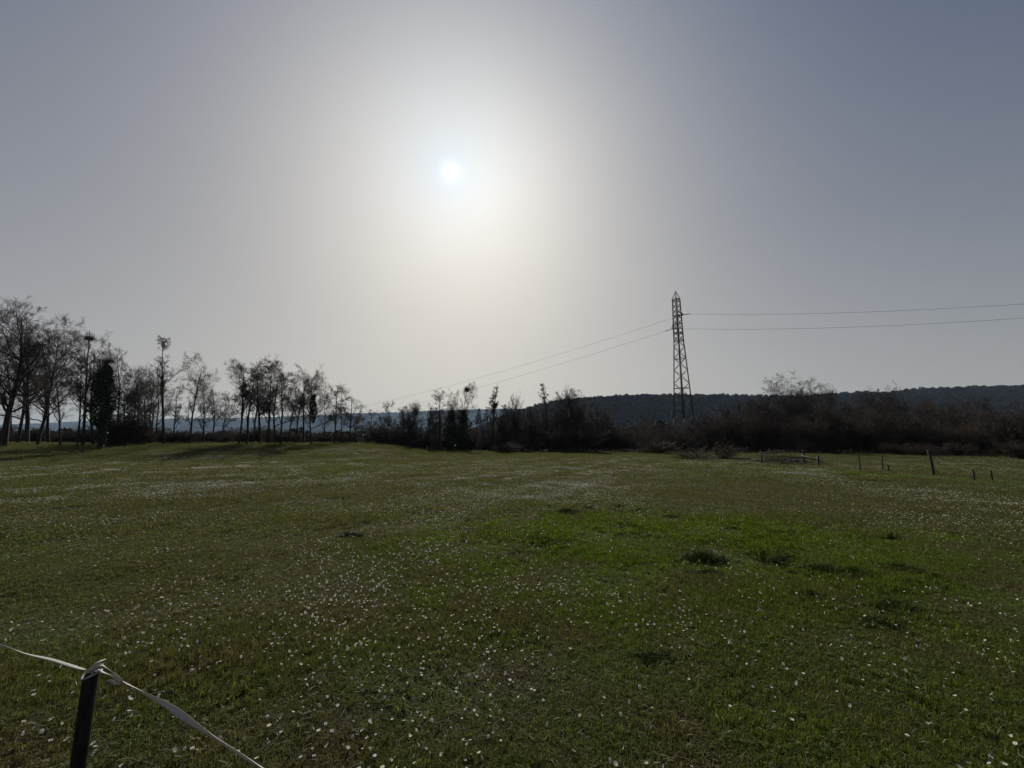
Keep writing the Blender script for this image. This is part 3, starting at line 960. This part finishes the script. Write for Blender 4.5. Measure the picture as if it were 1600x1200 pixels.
# far away span (sags towards the valley) and span running past the camera's right
wl_names = ['upper wire leaving the pylon for the valley', 'upper wire running from the pylon past the hedge',
            'lower wire leaving the pylon for the valley', 'lower wire running from the pylon past the hedge']
ends = [(690, 606), (1600, 475), (705, 617), (1600, 497)]
for k_, (p0, W, sl) in enumerate(spots):
    epx, epy = ends[k_]
    # horizontal run s at which the wire crosses the pixel column epx, and its height there
    q = (epx - 800) / FOC
    s1 = (q * p0[1] - p0[0]) / (W[0] - q * W[1])
    for _ in range(4):
        yy = p0[1] + W[1] * s1; z1 = z_at(epy, yy)
        d_ = yy * CP + (z1 - CAMZ) * SP
        s1 += (q * d_ - (p0[0] + W[0] * s1)) / W[0] * .8
    yy = p0[1] + W[1] * s1; z1 = z_at(epy, yy)
    slope1 = (z1 - p0[2]) / s1
    c = .00055 if k_ % 2 == 0 else .0016
    sl0 = slope1 - c * s1
    smax = 300 if k_ % 2 == 0 else 120
    s = np.linspace(0, smax, 60)
    P = p0[None] + s[:, None] * W[None]
    P[:, 2] = np.maximum(p0[2] + sl0 * s + c * s * s, 6.0)
    v, f = tube_path(P, .017, 5)
    tag(obj('power_line', new_mesh('power_line', v, [f], M_WIRE, smooth=True)), wl_names[k_], 'power line')

# ------------------------------------------------------------------ far fence, timber rails, brush pile
def stake(px, top_py, bot_py, r, label, lean=0.0):
    b = on_plane(px, bot_py, 0.0)
    z0 = hz(b[0], b[1]); h = z_at(top_py, b[1]) - z0
    pts = np.array([[0, 0, -.25], [0, 0, h * .5], [lean * h, 0, h - .02], [lean * h, 0, h]])
    rd = np.array([r, r * .97, r * .92, r * .5])
    o = tag(obj('fence_post', None, None, (b[0], b[1], z0)), label, 'fence post', 'posts of the far wire fence')
    v, f = tube_path(pts, rd, 7)
    top_ = len(v); v = np.vstack([v, pts[-1]])
    obj('stake', new_mesh('stake', v, [f, np.array([[top_ - 7 + i, top_ - 7 + (i + 1) % 7, top_] for i in range(7)])], M_STAKE), o)
    zz = h * .72
    iv, if_ = box_between((0, -r * .8, zz), (0, -r * .8 - .05, zz), .022)
    obj('insulator', new_mesh('insulator', iv, [if_], M_POST), o)
    return np.array([b[0], b[1] - r * .8 - .05, z0 + zz])


fp = [stake(1345, 706, 739, .028, 'thin grey fence post nearest the timber rails'),
      stake(1380, 712, 734, .032, 'short pale fence stake beside a second short stake', .03),
      stake(1389, 725, 738, .03, 'very short fence stub between two taller stakes'),
      stake(1459, 703, 743, .058, 'stoutest dark fence post leaning in the far wire fence', -.06),
      stake(1523, 733, 751, .034, 'short dark fence stake past the stout post'),
      stake(1551, 735, 753, .03, 'last short thin fence stake past the stout post')]
WIREPTS = [fp[0], fp[1], fp[3], fp[4], fp[5]]
last = fp[5] + (fp[5] - fp[4]) * 6
for dz, lab in ((0, 'single thin wire strung along the far fence posts'),):
    pp = []
    seq = WIREPTS + [last]
    for a, b in zip(seq[:-1], seq[1:]):
        for t in np.linspace(0, 1, 8, endpoint=False):
            p = a * (1 - t) + b * t; p = p.copy(); p[2] -= .06 * 4 * t * (1 - t); pp.append(p)
    pp.append(seq[-1])
    v, f = tube_path(np.array(pp), .006, 4)
    tag(obj('fence_wire', new_mesh('fence_wire', v, [f], M_WIRE)), lab, 'fence wire')

rf = tag(obj('timber_rail_fence', None, None, (0, 0, 0)), 'weathered grey timber rail fence with sagging rails in front of the hedge', 'fence')
PA, PB, PC = on_plane(1190, 724, 0), on_plane(1257, 727, 0), on_plane(1279, 729, 0)
for p, tpy in ((PA, 706), (PB, 703), (PC, 712)):
    z0 = hz(p[0], p[1]); z1 = z_at(tpy, p[1])
    v, f = box_between((p[0], p[1], z0 - .2), (p[0] + .03, p[1], z1), .09)
    obj('post', new_mesh('post', v, [f], M_STAKE), rf)


def rail(a, pa, b, pb, w=.14):
    A = np.array([a[0] - .25, a[1] - .12, z_at(pa, a[1])]); B = np.array([b[0] + .2, b[1] - .12, z_at(pb, b[1])])
    v, f = box_between(A, B, .06, w)
    obj('rail', new_mesh('rail', v, [f], M_TIMBER), rf)


rail(PA, 707.5, PB, 704, .075); rail(PA, 711, PB, 715.5, .07); rail(PB, 711, PC, 722, .07)
# poles lying on the ground beside the rails
for a, b, lab in (((1175, 722), (1240, 726), 'grey pole lying on the grass in front of the timber rails'),
                  ((1120, 716), (1172, 719), 'dark fallen branch lying between the brush pile and the rails')):
    A, B = on_plane(*a, .0), on_plane(*b, .0)
    A[2] = hz(A[0], A[1]) + .08; B[2] = hz(B[0], B[1]) + .12
    t = np.linspace(0, 1, 9)[:, None]
    P = A * (1 - t) + B * t
    P[:, 2] += .03 * np.sin(t[:, 0] * 9)
    P[:, 1] += .06 * np.sin(t[:, 0] * 5)
    v, f = tube_path(P, np.linspace(.09, .05, 9), 7)
    tag(obj('fallen_pole', new_mesh('fallen_pole', v, [f], M_TIMBER if 'grey' in lab else M_STAKE, smooth=True)), lab, 'pole')


def brush_pile(px, py, w, h, seed, label):
    p = on_plane(px, py, 0)
    r = np.random.default_rng(seed)
    nb = 320
    P = np.stack([r.normal(0, w * .35, nb), r.normal(0, w * .3, nb), np.abs(r.normal(0, h * .4, nb))], 1)
    D = unit(np.stack([r.normal(size=nb), r.normal(size=nb), r.normal(.15, .3, nb)], 1))
    pts, rad = grow(r, P, D, r.uniform(.4, 1.3, nb), r.uniform(.008, .022, nb), 5, .2, -.03, .5)
    pts[..., 2] = np.maximum(pts[..., 2], .02)
    v, f = tubes(pts, rad, 3)
    tag(obj('brush_pile', new_mesh('brush_pile', v, [f], M_SHRUB), None, (p[0], p[1], hz(p[0], p[1]))), label, 'brush pile')


brush_pile(1082, 719, 2.4, 1.0, 1, 'low pile of brown cut brush on the field edge below the pylon')
brush_pile(1228, 725, 2.6, .45, 3, 'thin dead weeds tangled round the foot of the timber rails')
brush_pile(1131, 718, 1.4, 1.3, 2, 'smaller upright heap of brush beside the low brush pile')

# ------------------------------------------------------------------ near fence post and tape
TZ = .78
pt = on_plane(143, 1052, TZ)
pz = hz(pt[0], pt[1])
np_o = tag(obj('near_fence_post', None, None, (pt[0], pt[1], pz)), 'dark round fence post in the foreground holding white tape', 'fence post')
hh = TZ - pz
pts = np.array([[0, 0, -.3], [0, 0, .05], [.001, .001, hh * .4], [-.001, 0, hh * .8], [0, 0, hh - .012], [0, 0, hh + .002]])
v, f = tube_path(pts, [.0225, .0225, .0215, .0218, .0212, .017], 16)
nv = len(v); v = np.vstack([v, pts[-1] + [0, 0, .002]])
capf = np.array([[nv - 16 + i, nv - 16 + (i + 1) % 16, nv] for i in range(16)])
obj('post', new_mesh('post', v, [f, capf], M_POST, smooth=True), np_o)
dv = np.array([-pt[0], -pt[1], 0]); dv /= np.linalg.norm(dv)
v, f = tube_path(np.array([dv * .019 + [0, 0, hh - .055], dv * .0255 + [0, 0, hh - .055], dv * .0265 + [0, 0, hh - .055]]), [.0045, .0045, .001], 10)
obj('screw', new_mesh('screw', v, [f], M_STEEL, smooth=True), np_o)


def catmull(P, n):
    P = np.asarray(P, float)
    P = np.vstack([2 * P[0] - P[1], P, 2 * P[-1] - P[-2]])
    out = []
    for i in range(1, len(P) - 2):
        t = np.linspace(0, 1, n, endpoint=False)[:, None]
        a, b, c, d = P[i - 1], P[i], P[i + 1], P[i + 2]
        out.append(.5 * (2 * b + (c - a) * t + (2 * a - 5 * b + 4 * c - d) * t ** 2 + (3 * b - 3 * c + d - a) * t ** 3))
    out.append(P[-2][None])
    return np.concatenate(out)


def ribbon(name, P, width, twist, thick=.0007):
    """flat band along P (n,3); twist (n,) angle of its width about the path, 0 = broadside to someone standing at the field edge"""
    T = unit(np.gradient(P, axis=0))
    S = unit(np.cross(T, unit(P - np.array([0, 0, CAMZ])))); U = np.cross(S, T)
    wdir = S * np.cos(twist)[:, None] + U * np.sin(twist)[:, None]
    ndir = np.cross(T, wdir)
    cols = np.linspace(-.5, .5, 6)
    w = np.broadcast_to(np.asarray(width, float), (len(P),))[:, None]
    bend = .12
    top = [P + wdir * w * c + ndir * (thick + w * bend * (1 - 4 * c * c)) for c in cols]
    bot = [P + wdir * w * c + ndir * (-thick + w * bend * (1 - 4 * c * c)) for c in cols[::-1]]
    ring = np.stack(top + bot, 1)
    n, k, _ = ring.shape
    idx = np.arange(n * k).reshape(n, k)
    q = np.stack([idx[:-1], np.roll(idx[:-1], -1, 1), np.roll(idx[1:], -1, 1), idx[1:]], -1).reshape(-1, 4)
    rnd = np.tile(np.concatenate([cols + .5, cols[::-1] + .5]), n)
    return new_mesh(name, ring.reshape(-1, 3), [q, np.array([idx[0][::-1]]), np.array([idx[-1]])], M_TAPE, smooth=True, attr=rnd)


tape = tag(obj('fence_tape', None), 'twisted white electric fence tape running past the foreground post', 'fence tape')
left = [(-160, 968), (-70, 990), (0, 1008), (38, 1021), (80, 1031), (112, 1041), (133, 1047)]
Lp = catmull([on_plane(a, b, TZ + .012) for a, b in left], 24)
lt = np.linspace(0, 1, len(Lp))
obj('strand', ribbon('strand', Lp, .013, np.interp(lt, [0, .3, .42, .5, .62, .8, .92, 1], [2.0, 1.9, 1.75, 1.45, .95, .8, 1.0, 1.3])), tape)
right = [(150, 1047), (172, 1056), (196, 1068), (226, 1084), (262, 1103), (300, 1129), (350, 1163), (412, 1203), (500, 1262), (640, 1360)]
zr = [TZ + .012, TZ + .008, TZ, TZ - .006, TZ - .012, TZ - .016, TZ - .02, TZ - .024, TZ - .03, TZ - .03]
Rp = catmull([on_plane(a, b, z) for (a, b), z in zip(right, zr)], 24)
rt = np.linspace(0, 1, len(Rp))
obj('strand', ribbon('strand', Rp, .019, np.interp(rt, [0, .08, .16, .24, .32, .42, .50, .57, .64, .72, .85, 1], [.9, 1.5, 2.0, 1.5, 1.75, 2.3, 2.75, 2.2, 1.75, 1.9, 1.3, 1.2])), tape)
# loose second strand and the knot round the post head
loop = [(146, 1046), (158, 1040), (166, 1044), (176, 1051), (186, 1060), (190, 1066), (182, 1068), (172, 1064), (164, 1066)]
lz = [.016, .024, .030, .028, .018, .004, .002, .006, -.004]
Kp = catmull([on_plane(a, b, TZ + z) for (a, b), z in zip(loop, lz)], 14)
obj('loop', ribbon('loop', Kp, .009, np.linspace(.6, 4.2, len(Kp))), tape)
a = np.linspace(.4, 2.6 * math.pi, 90)
kp = np.stack([pt[0] + (.0245 + .0022 * np.sin(a * 1.3)) * np.cos(a), pt[1] + (.0245 + .0022 * np.sin(a * 1.3)) * np.sin(a), TZ - .002 + .010 * np.sin(a * .37 + 1.1) + .011 * np.sin(a * 1.1 + .5)], 1)
obj('knot', ribbon('knot', kp, .008, .6 + .5 * np.sin(a * 1.7)), tape)
tail = [(143, 1046), (150, 1038), (157, 1033), (163, 1031)]
tp = catmull([on_plane(a_, b_, TZ + z) for (a_, b_), z in zip(tail, (.01, .03, .035, .03))], 10)
obj('tail', ribbon('tail', tp, .012, np.linspace(.2, 1.6, len(tp))), tape)

# ------------------------------------------------------------------ grass
def blades(name, seed, n, size, hmin, hmax, width, material, lean=.45, falloff=None, mound=0.0):
    r = np.random.default_rng(seed)
    nc = max(6, n // 26)
    cx_, cy_ = r.normal(0, size * .36, nc), r.normal(0, size * .36, nc)
    ci_ = r.integers(0, nc, n); ch_ = r.uniform(.55, 1.35, nc)[ci_]
    x = cx_[ci_] + r.normal(0, size * .05, n); y = cy_[ci_] + r.normal(0, size * .05, n)
    a = r.uniform(0, 2 * math.pi, n)
    h = ch_ * r.uniform(hmin, hmax, n) * np.where(r.uniform(size=n) < .07, 1.45, 1.0)
    if falloff:
        h *= np.exp(-(x * x + y * y) / (falloff ** 2))
    ln = np.abs(r.normal(0, lean, n)); la = r.uniform(0, 2 * math.pi, n)
    w = width * r.uniform(.6, 1.3, n) * np.where(r.uniform(size=n) < .12, 2.2, 1.0) * np.where(r.uniform(size=n) < .02, 2.2, 1.0)
    base = np.stack([x, y, np.full(n, -.006) + mound * np.exp(-(x * x + y * y) / (size * .4) ** 2)], 1)
    side = np.stack([np.cos(a), np.sin(a), np.zeros(n)], 1) * w[:, None] * .5
    ld = np.stack([np.cos(la), np.sin(la), np.zeros(n)], 1)
    mid = base + np.array([0, 0, 1]) * (h * .55)[:, None] + ld * (ln * h * .3)[:, None]
    tip = base + np.array([0, 0, 1]) * (h * (1 - .25 * np.minimum(ln, 1.4)))[:, None] + ld * (ln * h * .95)[:, None]
    v = np.stack([base - side, base + side, mid + side * .8, mid - side * .8, tip], 1).reshape(-1, 3)
    i = np.arange(n)[:, None] * 5
    rnd = np.repeat(np.clip(.55 * r.uniform(0, 1, n) + .45 * r.uniform(0, 1, nc)[ci_] + .10 * r.normal(size=n), 0, 1), 5)
    return new_mesh(name, v, [i + np.array([[0, 1, 2, 3]]), i + np.array([[3, 2, 4]])], material, attr=rnd)


def vnoise(x, y, s, seed):
    r = np.random.default_rng(seed)
    o = np.zeros_like(x)
    for k in range(5):
        a = r.uniform(0, 6.28); f = s * r.uniform(.6, 1.7)
        o += np.sin(f * (x * math.cos(a) + y * math.sin(a)) + r.uniform(0, 6.28))
    return o / 5


def wedge(y0, y1, step, margin=3.5, slope=1.5):
    out = []
    y = y0
    while y < y1:
        hw = slope * y + margin
        xs = np.arange(-hw, hw, step)
        out.append(np.stack([xs, np.full(len(xs), y)], 1))
        y += step * .87
    p = np.concatenate(out)
    return p + RNG.uniform(-.45, .45, p.shape) * step


def grass_layer(name, y0, y1, step, meshes, label, s0, s1, hfac=(.8, 1.2)):
    p = wedge(y0, y1, step)
    z = ground_h(p[:, 0], p[:, 1])
    e = .1
    nx_ = -(ground_h(p[:, 0] + e, p[:, 1]) - z) / e; ny_ = -(ground_h(p[:, 0], p[:, 1] + e) - z) / e
    n = len(p)
    rz = RNG.uniform(0, 6.28, n)
    rot = np.stack([-ny_, nx_, rz], 1)
    s = RNG.uniform(s0, s1, n)
    lushm = np.exp(-(((p[:, 0] - 2.9) / 4.0) ** 2 + ((p[:, 1] - 6.4) / 2.8) ** 2))
    hs = s * RNG.uniform(hfac[0], hfac[1], n) * (1 + .45 * lushm) * np.clip(1 + .75 * vnoise(p[:, 0], p[:, 1], 3.0, 77) + .5 * vnoise(p[:, 0], p[:, 1], .9, 78), .35, 1.9)
    scatter(name, np.stack([p[:, 0], p[:, 1], z], 1), rot, np.stack([s, s, hs], 1), RNG.integers(0, len(meshes), n), meshes, label, 'grass')


near_g = [blades('near_blades', 100 + i, 1500, .34, .012, .036, .0034, M_GRASS, .9) for i in range(6)]
mid_g = [blades('mid_blades', 110 + i, 1400, .75, .014, .040, .0065, M_GRASS, .9) for i in range(6)]
far_g = [blades('far_blades', 120 + i, 1600, 2.2, .018, .055, .017, M_GRASS, .85) for i in range(6)]
grass_layer('near_grass', .5, 6.5, .17, near_g, 'short grazed grass close to the foreground post', .85, 1.15)
grass_layer('middle_grass', 6.0, 17.5, .36, mid_g, 'short grazed grass in the middle of the field', .85, 1.15)
grass_layer('far_grass', 16.5, 52, 1.0, far_g, 'short grazed grass in the far part of the field', .85, 1.15)

# tussocks
tus = [blades('tussock', 130 + i, 1500, .27, .05, .19, .0042, M_TUSSOCK, .75, .26) for i in range(3)]
for k_, (px, py, s, lab) in enumerate((
        (550, 840, .85, 'lone dark grass tussock in the dull grass'),
        (1106, 884, .95, 'tall pointed dark tussock in the fresh green patch'),
        (1212, 884, .95, 'broad dark tussock beside the tall pointed one'), (1240, 878, .9, None),
        (1288, 905, .8, None), (1395, 897, .9, None), (1425, 900, .7, None), (1340, 910, .7, None), (1190, 834, .9, None), (1232, 836, .9, None),
        (1150, 832, .7, None), (850, 848, .8, None), (880, 846, .5, None), (888, 800, .8, None), (920, 792, .6, None), (968, 790, .6, None), (1000, 797, .6, None),
        (1050, 806, .6, None), (860, 790, .6, None), (1390, 840, .8, None), (1330, 838, .6, None), (1395, 960, .7, None), (1270, 945, .6, None), (690, 850, .5, None),
        (1010, 850, .6, None), (1110, 905, .6, None), (1370, 985, .6, None), (1020, 1045, .5, None), (735, 812, .5, None))):
    p = on_plane(px, py, .02)
    o = obj('grass_tussock', tus[k_ % 3], None, (p[0], p[1], hz(p[0], p[1]) - .005), random.choice((0, math.pi)) + random.uniform(-.35, .35), (s * random.uniform(1.4, 2.1), s * .95, s * random.uniform(.75, .95)))
    tag(o, lab or 'small dark grass tussock scattered through the fresh green patch', 'tussock', 'dark tussocks in the grass')

# ------------------------------------------------------------------ daisies
def daisy(name, seed, tilt, simple=False):
    r = np.random.default_rng(seed)
    V, F, MI = [], [], []
    np_ = 9 if simple else 15
    R, h = .0115, .045
    T = np.array(Matrix.Rotation(tilt, 3, 'X'))
    for i in range(np_):
        a = 2 * math.pi * i / np_ + r.normal(0, .06)
        c, s = math.cos(a), math.sin(a)
        lift = r.normal(.0018, .001)
        wd = .0022 if not simple else .0036
        q = [(.003, -wd * .4, 0), (.0085, -wd, lift * .6), (R, 0, lift), (.0085, wd, lift * .6), (.003, wd * .4, 0)]
        b = len(V)
        for x, y, z in q:
            V.append(T @ np.array([x * c - y * s, x * s + y * c, z]) + [0, 0, h])
        F.append([b, b + 1, b + 2, b + 3]); MI.append(0)
        F.append([b, b + 3, b + 4, b + 4]); MI.append(0)
    F = [f if f[2] != f[3] else f[:3] for f in F]
    b = len(V)
    for i in range(6):
        a = i * math.pi / 3
        V.append(T @ np.array([.0036 * math.cos(a), .0036 * math.sin(a), .0004]) + [0, 0, h])
    V.append(T @ np.array([0, 0, .0026]) + [0, 0, h])
    tri = [[b + i, b + (i + 1) % 6, b + 6] for i in range(6)]
    sb = len(V)
    for z, ox in ((-.01, 0), (h, 0)):
        for i in range(3):
            a = i * 2.094
            V.append(np.array([.0009 * math.cos(a), .0009 * math.sin(a), z]))
    st = [[sb + i, sb + (i + 1) % 3, sb + 3 + (i + 1) % 3, sb + 3 + i] for i in range(3)]
    quads = [f for f in F if len(f) == 4]; tris = [f for f in F if len(f) == 3]
    mi = [0] * len(quads) + [2] * len(st) + [0] * len(tris) + [1] * len(tri)
    return new_mesh(name, np.array(V), [np.array(quads + st), np.array(tris + tri)], [M_PETAL, M_DISC, M_STEM], mi)


dm = [daisy('daisy', 200 + i, t) for i, t in enumerate((0.0, .25, .5, .8, .35, 1.05))]
dfar = [daisy('far_daisy', 220 + i, t, True) for i, t in enumerate((.1, .3, .45))]


def daisies(n, y1, dens_seed):
    out = []
    while sum(len(o) for o in out) < n:
        y = y1 * np.sqrt(RNG.uniform(.0, 1, 60000)); x = RNG.uniform(-1, 1, 60000) * (1.45 * y + .9)
        w = (y + .6) / (y1 + .6) if False else np.ones_like(y)
        lush = np.exp(-(((x - 2.9) / 3.3) ** 2 + ((y - 6.6) / 2.2) ** 2))
        c = vnoise(x, y, .8, 1) + .8 * vnoise(x, y, 2.6, 2) + .5 * vnoise(x, y, 6.0, 3)
        pr = np.clip(.40 + .60 * c, .05, 1) * (1 - .8 * lush) * np.clip(.55 + 1.2 * vnoise(x, y, .35, 5), .12, 1) * np.interp(x / y, [-1.2, -.3, .3, 1.2], [1.0, 1.0, .75, .8])
        pr *= np.interp(y, [0, 5, 9, 16, 26, 36], [.38, .46, .85, 1.0, .6, 0.15])
        k = (RNG.uniform(size=len(y)) < pr) & (y > 1.2)
        out.append(np.stack([x[k], y[k]], 1))
    return np.concatenate(out)[:n]


D = daisies(150000, 40, 0)
post_xy = pt[:2]
dd = np.hypot(D[:, 0], D[:, 1])
# in the frame, nearest first
tan_b = (1200 - 600) / FOC
zc = ground_h(D[:, 0], D[:, 1]) + .05
fy = D[:, 1] * CP + (zc - CAMZ) * SP
uy = -D[:, 1] * SP + (zc - CAMZ) * CP
inside = (fy > 0) & (np.abs(D[:, 0] / fy) < 800 / FOC) & (-uy / fy < tan_b)
order = np.argsort(np.where(inside, dd, 1e6))
near_i, rest_i = order[:300], order[300:]
for j, i in enumerate(near_i):
    s = random.choice((.55, .65, .75, .85, .95)) * random.uniform(.9, 1.1)
    o = obj('daisy', dm[j % 6], None, (D[i, 0], D[i, 1], zc[i] - .05 - .008), random.uniform(0, 6.28), (s, s, random.uniform(.75, 1.25)))
    tag(o, 'single small white daisy open in the foreground grass', 'daisy', 'white daisies in the foreground grass')
R_ = D[rest_i]
n = len(R_)
s = RNG.uniform(.55, 1.0, n) * np.interp(R_[:, 1], [4, 9, 20], [1.0, 1.2, 1.5])
nearish = np.hypot(R_[:, 0], R_[:, 1]) < 7
idx = np.where(nearish, RNG.integers(0, 6, n), RNG.integers(6, 9, n))
# collection children sort by name: daisy... after far_daisy is not guaranteed, so use one list of unique names
for i_, me in enumerate(dm + dfar):
    me.name = 'bloom_%02d' % i_
scatter('daisy_meadow', np.stack([R_[:, 0], R_[:, 1], ground_h(R_[:, 0], R_[:, 1]) - .006], 1), np.stack([np.zeros(n), np.zeros(n), RNG.uniform(0, 6.28, n)], 1),
        np.stack([s, s, RNG.uniform(.8, 1.45, n)], 1), idx, dm + dfar, 'countless small white daisies speckling the field', 'daisies')
